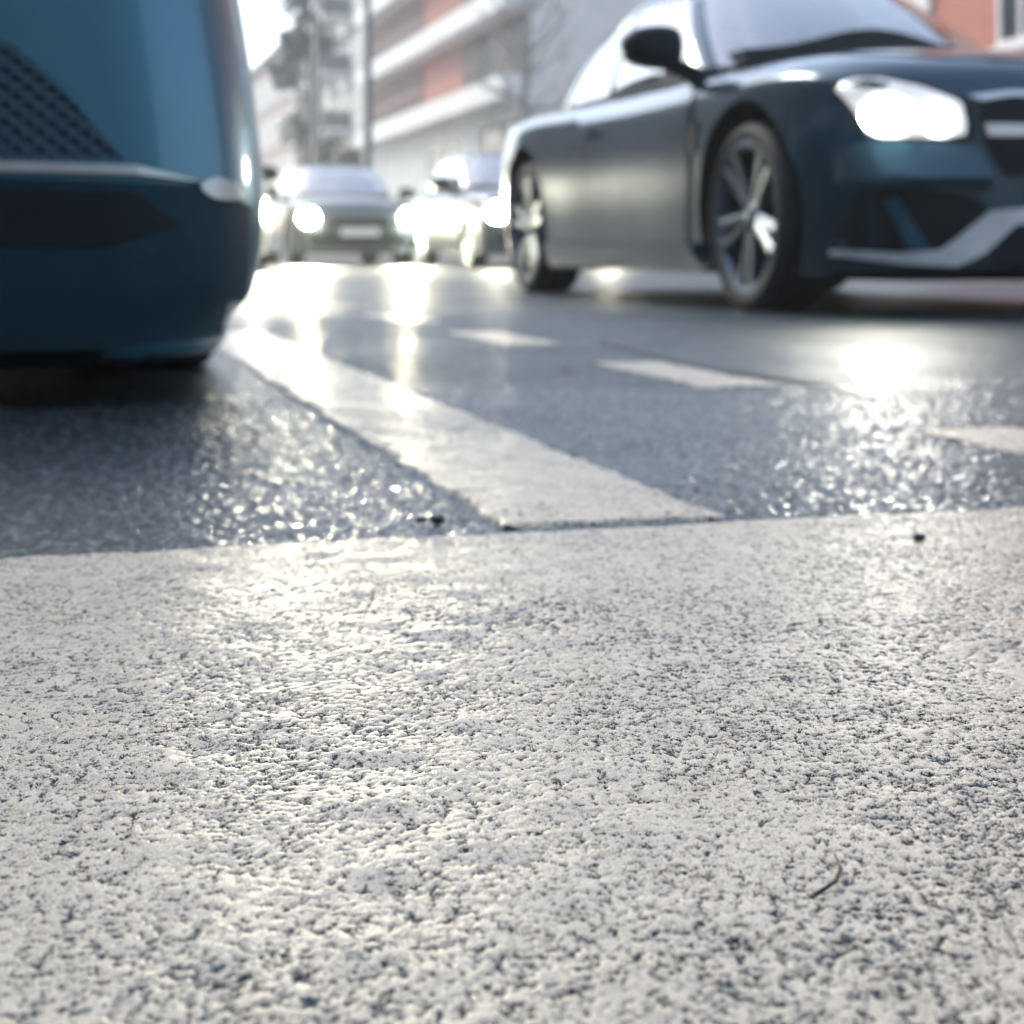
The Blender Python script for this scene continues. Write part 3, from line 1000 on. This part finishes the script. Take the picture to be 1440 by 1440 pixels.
def pebble(loc, r, label, seed):
    rnd = random.Random(seed)
    bm = bmesh.new()
    bmesh.ops.create_icosphere(bm, subdivisions=2, radius=r)
    for v in bm.verts:
        k = 1 + rnd.uniform(-.16, .16)
        v.co = Vector((v.co.x * k, v.co.y * .8 * k, v.co.z * .62 * k + r * .4))
    o = from_bm('pebble', bm, M['pebble'])
    o.location = (loc[0], loc[1], .0058)
    tag(o, label, 'pebble', 'loose grit on the road')


pebble((.301, 1.224), .0046, 'black pebble on the white stop line below the coupe headlight glare', 1)
pebble((-.0588, 1.302), .0062, 'dark pebble lying on the asphalt just left of the lane marking tip', 2)
pebble((-.072, 1.305), .004, 'smaller dark pebble beside the bigger one by the lane marking tip', 3)


def fallen_leaf(loc, size, m, label, rz):
    pts = [(0, -1.0), (.35, -.55), (.62, .0), (.42, .55), (0, 1.05), (-.45, .5), (-.6, -.05), (-.32, -.6)]
    bm = bmesh.new()
    c = bm.verts.new((0, 0, .18 * size))
    vs = [bm.verts.new((p[0] * size, p[1] * size, (.05 + .28 * abs(p[0])) * size)) for p in pts]
    for i in range(8):
        bm.faces.new((c, vs[i], vs[(i + 1) % 8]))
    r = bmesh.ops.extrude_face_region(bm, geom=bm.faces[:])
    for g_ in r['geom']:
        if isinstance(g_, bmesh.types.BMVert): g_.co.z += .0004
    o = from_bm('fallen_leaf', bm, m)
    o.location = (loc[0], loc[1], .006); o.rotation_euler = (.15, .1, rz)
    tag(o, label, 'leaf')


fallen_leaf((.018, .666), .0024, M['leafm'], 'tiny brown leaf scrap on the white stop line', .8)
fallen_leaf((.098, 2.96), .014, M['leafo'], 'small orange leaf on the asphalt between lane marking and guide dashes', 1.2)
tw = MB()
tw.tube([(.100, .545, .0075), (.108, .553, .0090), (.1125, .566, .0085), (.1135, .582, .0075)], [.0007, .0008, .0007, .0004], 6)
tw = tw.build('twig', M['twig'], None, True)
tag(tw, 'thin dark curved twig lying on the white paint at lower right', 'twig')

# ------------------------------------------------------------------ buildings
def brick_mat(name, c1, c2, mortar, sc=1.0):
    m, nt, b = mat(name)
    tc = node(nt, 'ShaderNodeTexCoord')
    mp = node(nt, 'ShaderNodeMapping')
    mp.inputs['Rotation'].default_value = (R(90), 0, R(90))
    nt.links.new(tc.outputs['Object'], mp.inputs['Vector'])
    sp = node(nt, 'ShaderNodeSeparateXYZ'); cb_ = node(nt, 'ShaderNodeCombineXYZ')
    nt.links.new(tc.outputs['Object'], sp.inputs[0])
    ad = node(nt, 'ShaderNodeMath', operation='ADD')
    nt.links.new(sp.outputs['X'], ad.inputs[0]); nt.links.new(sp.outputs['Y'], ad.inputs[1])
    nt.links.new(ad.outputs[0], cb_.inputs['X']); nt.links.new(sp.outputs['Z'], cb_.inputs['Y'])
    br = node(nt, 'ShaderNodeTexBrick', Scale=4.0 * sc)
    br.inputs['Color1'].default_value = (*c1, 1); br.inputs['Color2'].default_value = (*c2, 1); br.inputs['Mortar'].default_value = (*mortar, 1)
    br.inputs['Mortar Size'].default_value = .012
    nt.links.new(cb_.outputs[0], br.inputs['Vector'])
    nt.links.new(br.outputs['Color'], b.inputs['Base Color'])
    b.inputs['Roughness'].default_value = .8
    return m


M['brick'] = brick_mat('red brick', (.42, .13, .085), (.50, .17, .11), (.42, .30, .25))
M['brickbrown'] = brick_mat('brown brick', (.20, .15, .13), (.26, .19, .16), (.3, .27, .25))
M['render'] = simple('pale render', (.62, .61, .57), .8, var=.1, vscale=1.2)
M['band'] = simple('white concrete band', (.74, .73, .70), .75, var=.1, vscale=1.5)
M['pane'] = simple('dark window pane', (.02, .03, .038), .12, var=.6, vscale=.9)
M['frame'] = simple('white window frame', (.72, .71, .69), .5)
M['frame_r'] = simple('reddish window frame', (.24, .14, .125), .6)
M['pale_panel'] = simple('pale shop panel', (.60, .62, .58), .55, var=.12, vscale=1.0)
M['column_dark'] = simple('dark balcony front', (.05, .065, .075), .5)
M['roofm'] = simple('dark roof', (.07, .075, .08), .8)


def window(parent, d, s0, s1, z0, z1, cols, rows, frame_m, proud=.05, mull=.09):
    """frame bars proud of the facade at d (facing -d); panes as one sub-part"""
    f = MB()
    t = mull
    f.box(d - proud, d + .04, s0, s1, z0, z0 + t)
    f.box(d - proud, d + .04, s0, s1, z1 - t, z1)
    for k in range(cols + 1):
        s = s0 + (s1 - s0 - t) * k / cols
        f.box(d - proud + .004, d + .038, s, s + t, z0 + t, z1 - t)
    for k in range(1, rows):
        z = z0 + (z1 - z0) * k / rows
        for c in range(cols):
            sa = s0 + (s1 - s0 - t) * c / cols + t
            sb_ = s0 + (s1 - s0 - t) * (c + 1) / cols
            f.box(d - proud + .008, d + .034, sa, sb_, z - t / 2, z + t / 2)
    o = f.build('window', frame_m, parent)
    p = MB().box(d - .012, d + .02, s0 + t * .5, s1 - t * .5, z0 + t * .5, z1 - t * .5)
    p.build('pane', M['pane'], o)
    return o


# apartment block: white slab bands, brick panels, strips of windows
bA = empty('apartment_block', (*street(15.8, 71), 0), YAW)
s0, s1 = -15.5, 14.2
MB().box(.0, 12, s0, s1, 0, 5.55).build('ground_floor', M['pale_panel'], bA)
MB().box(.03, 12, s0, s1, 5.55, 18.4).build('wall', M['brick'], bA)
MB().box(.015, 12.02, s0 - .06, s0 - .002, 0, 18.39).build('end_wall', M['render'], bA)  # added pale facing, its tone painted to stand for overexposed haze
MB().box(-.4, 12.3, s0 - .3, s1 + .3, 18.4, 18.9).build('roof', M['roofm'], bA)
for k in range(4):
    zc = 5.55 + 3.15 * k
    bb = MB().box(-.95, .0, s0, s1, zc, zc + .82)
    bb.build('balcony_band', M['band'], bA)
    rl = MB()
    rl.box(-.92, -.88, s0, s1, zc + .98, zc + 1.03)
    for q in range(22):
        sq = s0 + (s1 - s0 - .05) * q / 21
        rl.box(-.915, -.885, sq, sq + .05, zc + .82, zc + .98)
    rl.build('railing', M['black'], bA)
    z0, z1 = zc + .86, zc + 3.0
    for q in range(4):
        a = 2.0 + q * 3.0
        window(bA, .03, a, a + 2.9, z0, z1, 5, 2, M['frame_r'], .10, .16)
    for q in range(4):
        a = s0 + .3 + q * 2.35
        window(bA, .03, a, a + 2.25, z0, z1, 3, 2, M['frame_r'] if q % 2 else M['roofm'], .08, .12)
for q in range(9):
    a = s0 + .2 + q * 3.3
    if q in (3, 4):
        window(bA, 0, a, a + 3.0, .5, 4.9, 3, 1, M['frame'], .06, .12)
    elif q in (0, 1):
        window(bA, 0, a, a + 3.0, 2.2, 4.9, 2, 2, M['roofm'], .06, .12)
    else:
        pm = MB().box(-.06, .0, a, a + .30, .15, 5.3).box(-.05, .0, a + 1.6, a + 1.72, .15, 5.3)
        pm.build('pilaster', M['band'], bA)
tag(bA, 'apartment block with brick panels between white balcony bands, down the street', 'building')

# brick house at the upper right
bB = empty('brick_house', (*street(15.8, 20), 0), YAW)
MB().box(.0, 11, -12, 7.85, 0, 12.5).build('wall', M['brick'], bB)
MB().box(-.35, 11.3, -12.3, 8.1, 12.5, 13.0).build('roof', M['roofm'], bB)
MB().box(-.10, .5, 7.85, 8.75, 0, 12.48).build('corner_pilaster', M['band'], bB)
for r_ in range(4):
    for q in range(5):
        a = 5.55 - q * 3.6
        z0 = 1.0 + 3.1 * r_ if r_ else .9
        wdo = window(bB, 0, a - 1.45, a, z0 + (-.35 if r_ == 1 else 0), z0 + 1.9, 2, 2, M['frame'], .07, .10)
        MB().box(-.16, .0, a - 1.55, a + .1, z0 - (.47 if r_ == 1 else .12), z0 - (.352 if r_ == 1 else .002)).build('sill', M['band'], wdo)
tag(bB, 'orange red brick house with white framed windows behind the coupe bonnet', 'building')

# brown block far down the same side
bC = empty('brown_block', (*street(15.6, 125), 0), YAW)
MB().box(.0, 14, -12, 24, 0, 14.6).build('wall', M['brickbrown'], bC)
MB().box(-.3, 14.3, -12.3, 24.3, 14.6, 15.2).build('roof', M['roofm'], bC)
for r_ in range(4):
    for q in range(10):
        window(bC, 0, -11.2 + q * 3.5, -8.8 + q * 3.5, 1.6 + 3.3 * r_, 3.6 + 3.3 * r_, 2, 1, M['frame'], .05, .12)
tag(bC, 'grey brown block in the far distance behind the balcony tower', 'building')

# pale tower with stacked balconies beyond the apartment block
bD = empty('balcony_tower', (*street(15.4, 95), 0), YAW)
MB().box(.0, 12, -8.6, 8.6, 0, 26).build('wall', M['render'], bD)
MB().box(-.3, 12.3, -8.9, 8.9, 26, 26.6).build('roof', M['roofm'], bD)
for r_ in range(8):
    z0 = .6 + 3.1 * r_
    for q in range(3):
        a = -7.6 + q * 5.4
        window(bD, 0, a, a + 2.0, z0 + .9, z0 + 2.6, 2, 1, M['frame'], .05, .12)
        if r_:
            bc = MB().box(-1.6, -.002, a + 2.3, a + 4.7, z0 - .1, z0 + .1)
            bo = bc.build('balcony', M['band'], bD)
            rl = MB().box(-1.6, -1.54, a + 2.3, a + 4.7, z0 + .102, z0 + 1.05).box(-1.538, -.003, a + 2.3, a + 2.36, z0 + .102, z0 + 1.05)
            rl.build('parapet', M['column_dark'], bo)
            window(bD, 0, a + 2.5, a + 4.5, z0 + .12, z0 + 2.5, 2, 1, M['roofm'], .04, .12)
tag(bD, 'pale tower with stacked dark fronted balconies beyond the apartment block', 'building')

# unseen houses added on the left to darken reflections in paint and wet road
M['mid_wall'] = simple('mid grey render', (.26, .29, .31), .8, var=.12, vscale=1.0)
M['grey_wall'] = simple('grey render', (.09, .11, .12), .8, var=.12, vscale=1.0)
for (nm, a0, a1, hh, wm, lab) in (('grey_house', -14.5, 12, 13.5, M['grey_wall'], 'grey rendered house nearest the camera on the left side'),
                                  ('brick_house', 12.6, 44, 16.5, M['brickbrown'], 'long brown brick house on the left side of the street'),
                                  ('grey_house', 44.6, 90, 14.5, M['grey_wall'], 'far grey rendered house on the left side of the street')):
    b_ = empty(nm, (*street(-9.5, (a0 + a1) / 2), 0), YAW + math.pi)
    L_ = (a1 - a0) / 2
    MB().box(0, 10, -L_, L_, 0, hh).build('wall', wm, b_)
    MB().box(-.3, 10.3, -L_ - .2, L_ + .2, hh, hh + .5).build('roof', M['roofm'], b_)
    for r_ in range(4):
        nq = int(2 * L_ / 3.6)
        for q in range(nq):
            window(b_, 0, -L_ + .9 + q * 3.6, -L_ + 2.7 + q * 3.6, 1.2 + 3.2 * r_, 3.2 + 3.2 * r_, 2, 1, M['frame'], .05, .11)
    tag(b_, lab, 'building')
for (d_, lab) in ((-12, 'dark grey house across the junction behind the camera'), (10.5, 'lighter grey house across the junction behind the camera')):  # unseen houses added to block sky and darken reflections on the car fronts
    b_ = empty('corner_house', (*street(d_, -21), 0), YAW - math.pi / 2 + math.pi)
    MB().box(0, 10, -11, 11, 0, 9.6).build('wall', M['grey_wall'] if d_ < 0 else M['mid_wall'], b_)
    MB().box(-.3, 10.3, -11.2, 11.2, 9.6, 10.1).build('roof', M['roofm'], b_)
    for r_ in range(2):
        for q in range(6):
            window(b_, 0, -10 + q * 3.5, -8.1 + q * 3.5, 1.3 + 3.4 * r_, 3.4 + 3.4 * r_, 2, 1, M['frame'], .05, .11)
    tag(b_, lab, 'building')
kl = MB().box(-9.5, -7.2, -14.5, 260, .0, .12); kl = kl.build('pavement', M['pave']); kl.rotation_euler = (0, 0, YAW); tag(kl, kind='structure')

# ------------------------------------------------------------------ trees
M['bark'] = simple('dark bark', (.045, .05, .055), .85, bump=.5, bscale=25)
M['leaf_dark'] = simple('dark green foliage', (.035, .06, .055), .55, var=.5, vscale=2.5)
M['leaf_pale'] = simple('pale bare twigs', (.30, .29, .28), .7, var=.3, vscale=2.5)


def leafy(mb, c, rad, n, size, rnd):
    for _ in range(n):
        while True:
            p = Vector((rnd.uniform(-1, 1), rnd.uniform(-1, 1), rnd.uniform(-1, 1)))
            if p.length < 1: break
        p = Vector(c) + p * rad
        a = Vector((rnd.gauss(0, 1), rnd.gauss(0, 1), rnd.gauss(0, 1))).normalized()
        b = a.orthogonal().normalized()
        c2 = a.cross(b)
        s_ = size * rnd.uniform(.6, 1.3)
        mb.add([p - b * s_, p + c2 * s_ * .45, p + b * s_, p - c2 * s_ * .45], [(0, 1, 2, 3)])


def street_tree(d, s, h, label, seed, leaves, trunk_r=.17, low=2.6, lm=None, spread=2.4, clump=(.5, .95), leafn=110, group='street trees on the right pavement'):
    rnd = random.Random(seed)
    x, y = street(d, s)
    root = empty('street_tree', (x, y, .1))
    t = MB()
    pts = [(0, 0, 0)]
    for k in range(1, 7):
        pts.append((rnd.uniform(-.1, .1) * k * .3, rnd.uniform(-.1, .1) * k * .3, h * .85 * k / 6))
    t.tube(pts, [trunk_r * (1 - .8 * k / 6) + .012 for k in range(7)], 9)
    cr = MB()
    for k in range(leaves):
        f = rnd.uniform(.0, 1)
        z = low + (h * .84 - low) * f
        base = Vector((0, 0, max(1.8, z - rnd.uniform(.4, 1.1))))
        an = rnd.uniform(0, 2 * math.pi)
        L = spread * (1 - .55 * f) * rnd.uniform(.35, 1.05)
        tip = Vector((math.cos(an) * L, math.sin(an) * L, z + rnd.uniform(.1, 1.0)))
        mid = (base + tip) / 2 + Vector((0, 0, -.12 * L))
        t.tube([base, mid, tip], [.05, .035, .012], 5)
        for j in range(3):
            q = base.lerp(tip, rnd.uniform(.5, 1.0))
            e = q + Vector((rnd.uniform(-.8, .8), rnd.uniform(-.8, .8), rnd.uniform(.1, .9)))
            t.tube([q, (q + e) / 2 + Vector((0, 0, .05)), e], [.02, .014, .006], 4)
            if leafn:
                leafy(cr, e, rnd.uniform(*clump) * .6, leafn // 3, .17, rnd)
        if leafn:
            leafy(cr, tip, rnd.uniform(*clump) * .8, leafn, .18, rnd)
    t.build('trunk', lm if not leafn else M['bark'], root, True)
    if leafn:
        cr.build('crown', lm or M['leaf_dark'], root)
    tag(root, label, 'tree', group)


street_tree(9.3, 63, 11.5, 'thin street tree with ragged dark crown, left of the thick lamp column', 3, 9, .15)
street_tree(12.2, 43, 9.5, 'pale bare tree between the apartment block and the coupe roof', 12, 34, .16, lm=M['leaf_pale'], leafn=0, spread=3.0)

# lamp columns
M['column'] = simple('dark painted steel column', (.018, .035, .048), .5)


def lamp_column(d, s, h, r, label):
    x, y = street(d, s)
    root = empty('street_lamp', (x, y, .1))
    p = MB()
    p.tube([(0, 0, 0), (0, 0, 1.1), (0, 0, 1.12), (0, 0, h)], [r * 1.35, r * 1.3, r, r * .7], 14)
    p.build('pole', M['column'], root, True)
    a = MB()
    a.tube([(0, 0, h - .05), (-.3, -.08, h + .35), (-1.6, -.4, h + .5)], [r * .6, r * .5, r * .4], 8)
    a.build('arm', M['column'], root, True)
    l = MB().box(-2.3, -1.5, -.62, -.28, h + .42, h + .58)
    l.build('lamp_head', M['column'], root, bevel=.04)
    tag(root, label, 'street lamp', 'street lamps')


lamp_column(9.0, 49.5, 8.2, .17, 'dark steel lamp column in front of the far end of the apartment block')
lamp_column(9.0, 59.7, 8.6, .15, 'dark steel lamp column further off, in front of the pale balcony tower')
lamp_column(8.3, 17.2, 6.5, .06, 'slim dark lamp column beside the white corner of the brick house')

# ------------------------------------------------------------------ air
HAZE = .0022
bm = bmesh.new()
hx = MB().box(-160, 160, -60, 260, -1.6, 26).build('haze', None)
m = bpy.data.materials.new('thin wet air'); m.use_nodes = True
nt = m.node_tree
nt.nodes.remove(nt.nodes['Principled BSDF'])
vol = nt.nodes.new('ShaderNodeVolumePrincipled')
vol.inputs['Color'].default_value = (.93, .95, 1, 1)
vol.inputs['Density'].default_value = HAZE
vol.inputs['Anisotropy'].default_value = .3
nt.links.new(vol.outputs[0], nt.nodes['Material Output'].inputs['Volume'])
hx.data.materials.append(m)
tag(hx, 'thin wet air over the street', 'haze', kind='stuff')

# ------------------------------------------------------------------ light
W = bpy.data.worlds.new('World'); S.world = W
W.use_nodes = True
nt = W.node_tree
bg = nt.nodes['Background']
sky = nt.nodes.new('ShaderNodeTexSky')
sky.sky_type = 'NISHITA'
sky.sun_disc = False
SUN_EL, SUN_AZ = R(38), R(-48)        # azimuth from +Y towards +X
sky.sun_elevation = SUN_EL
sky.sun_rotation = SUN_AZ
sky.dust_density = 1.2
sky.air_density = 1.2
sky.ozone_density = 2.0
hs = nt.nodes.new('ShaderNodeHueSaturation'); hs.inputs['Saturation'].default_value = .72
nt.links.new(sky.outputs[0], hs.inputs['Color'])
nt.links.new(hs.outputs[0], bg.inputs['Color'])
bg.inputs['Strength'].default_value = .10
sun = bpy.data.lights.new('sun', 'SUN')
sun.energy = .9
sun.angle = R(20)
sun.color = (1, .94, .85)
so = bpy.data.objects.new('sun', sun); COL.objects.link(so)
dirv = Vector((math.sin(SUN_AZ) * math.cos(SUN_EL), math.cos(SUN_AZ) * math.cos(SUN_EL), math.sin(SUN_EL)))
so.rotation_euler = dirv.to_track_quat('Z', 'Y').to_euler()

# ------------------------------------------------------------------ camera
cam = bpy.data.cameras.new('camera')
co = bpy.data.objects.new('camera', cam); COL.objects.link(co)
co.location = (0, 0, .22)
co.rotation_euler = (R(90), 0, 0)
cam.sensor_width = 36
cam.lens = 36 * 2326 / 1440
cam.shift_y = -(720 - 352) / 1440
cam.clip_start = .02
cam.clip_end = 2000
cam.dof.use_dof = True
cam.dof.focus_distance = .72
cam.dof.aperture_fstop = 11.0
S.camera = co
S.view_settings.view_transform = 'Standard'
S.view_settings.look = 'None'
S.view_settings.exposure = 1.95
S.view_settings.gamma = 1.0
S.cycles.use_denoising = True
S.cycles.max_bounces = 8
S.cycles.volume_bounces = 1
S.cycles.transparent_max_bounces = 16
S.cycles.sample_clamp_indirect = 12
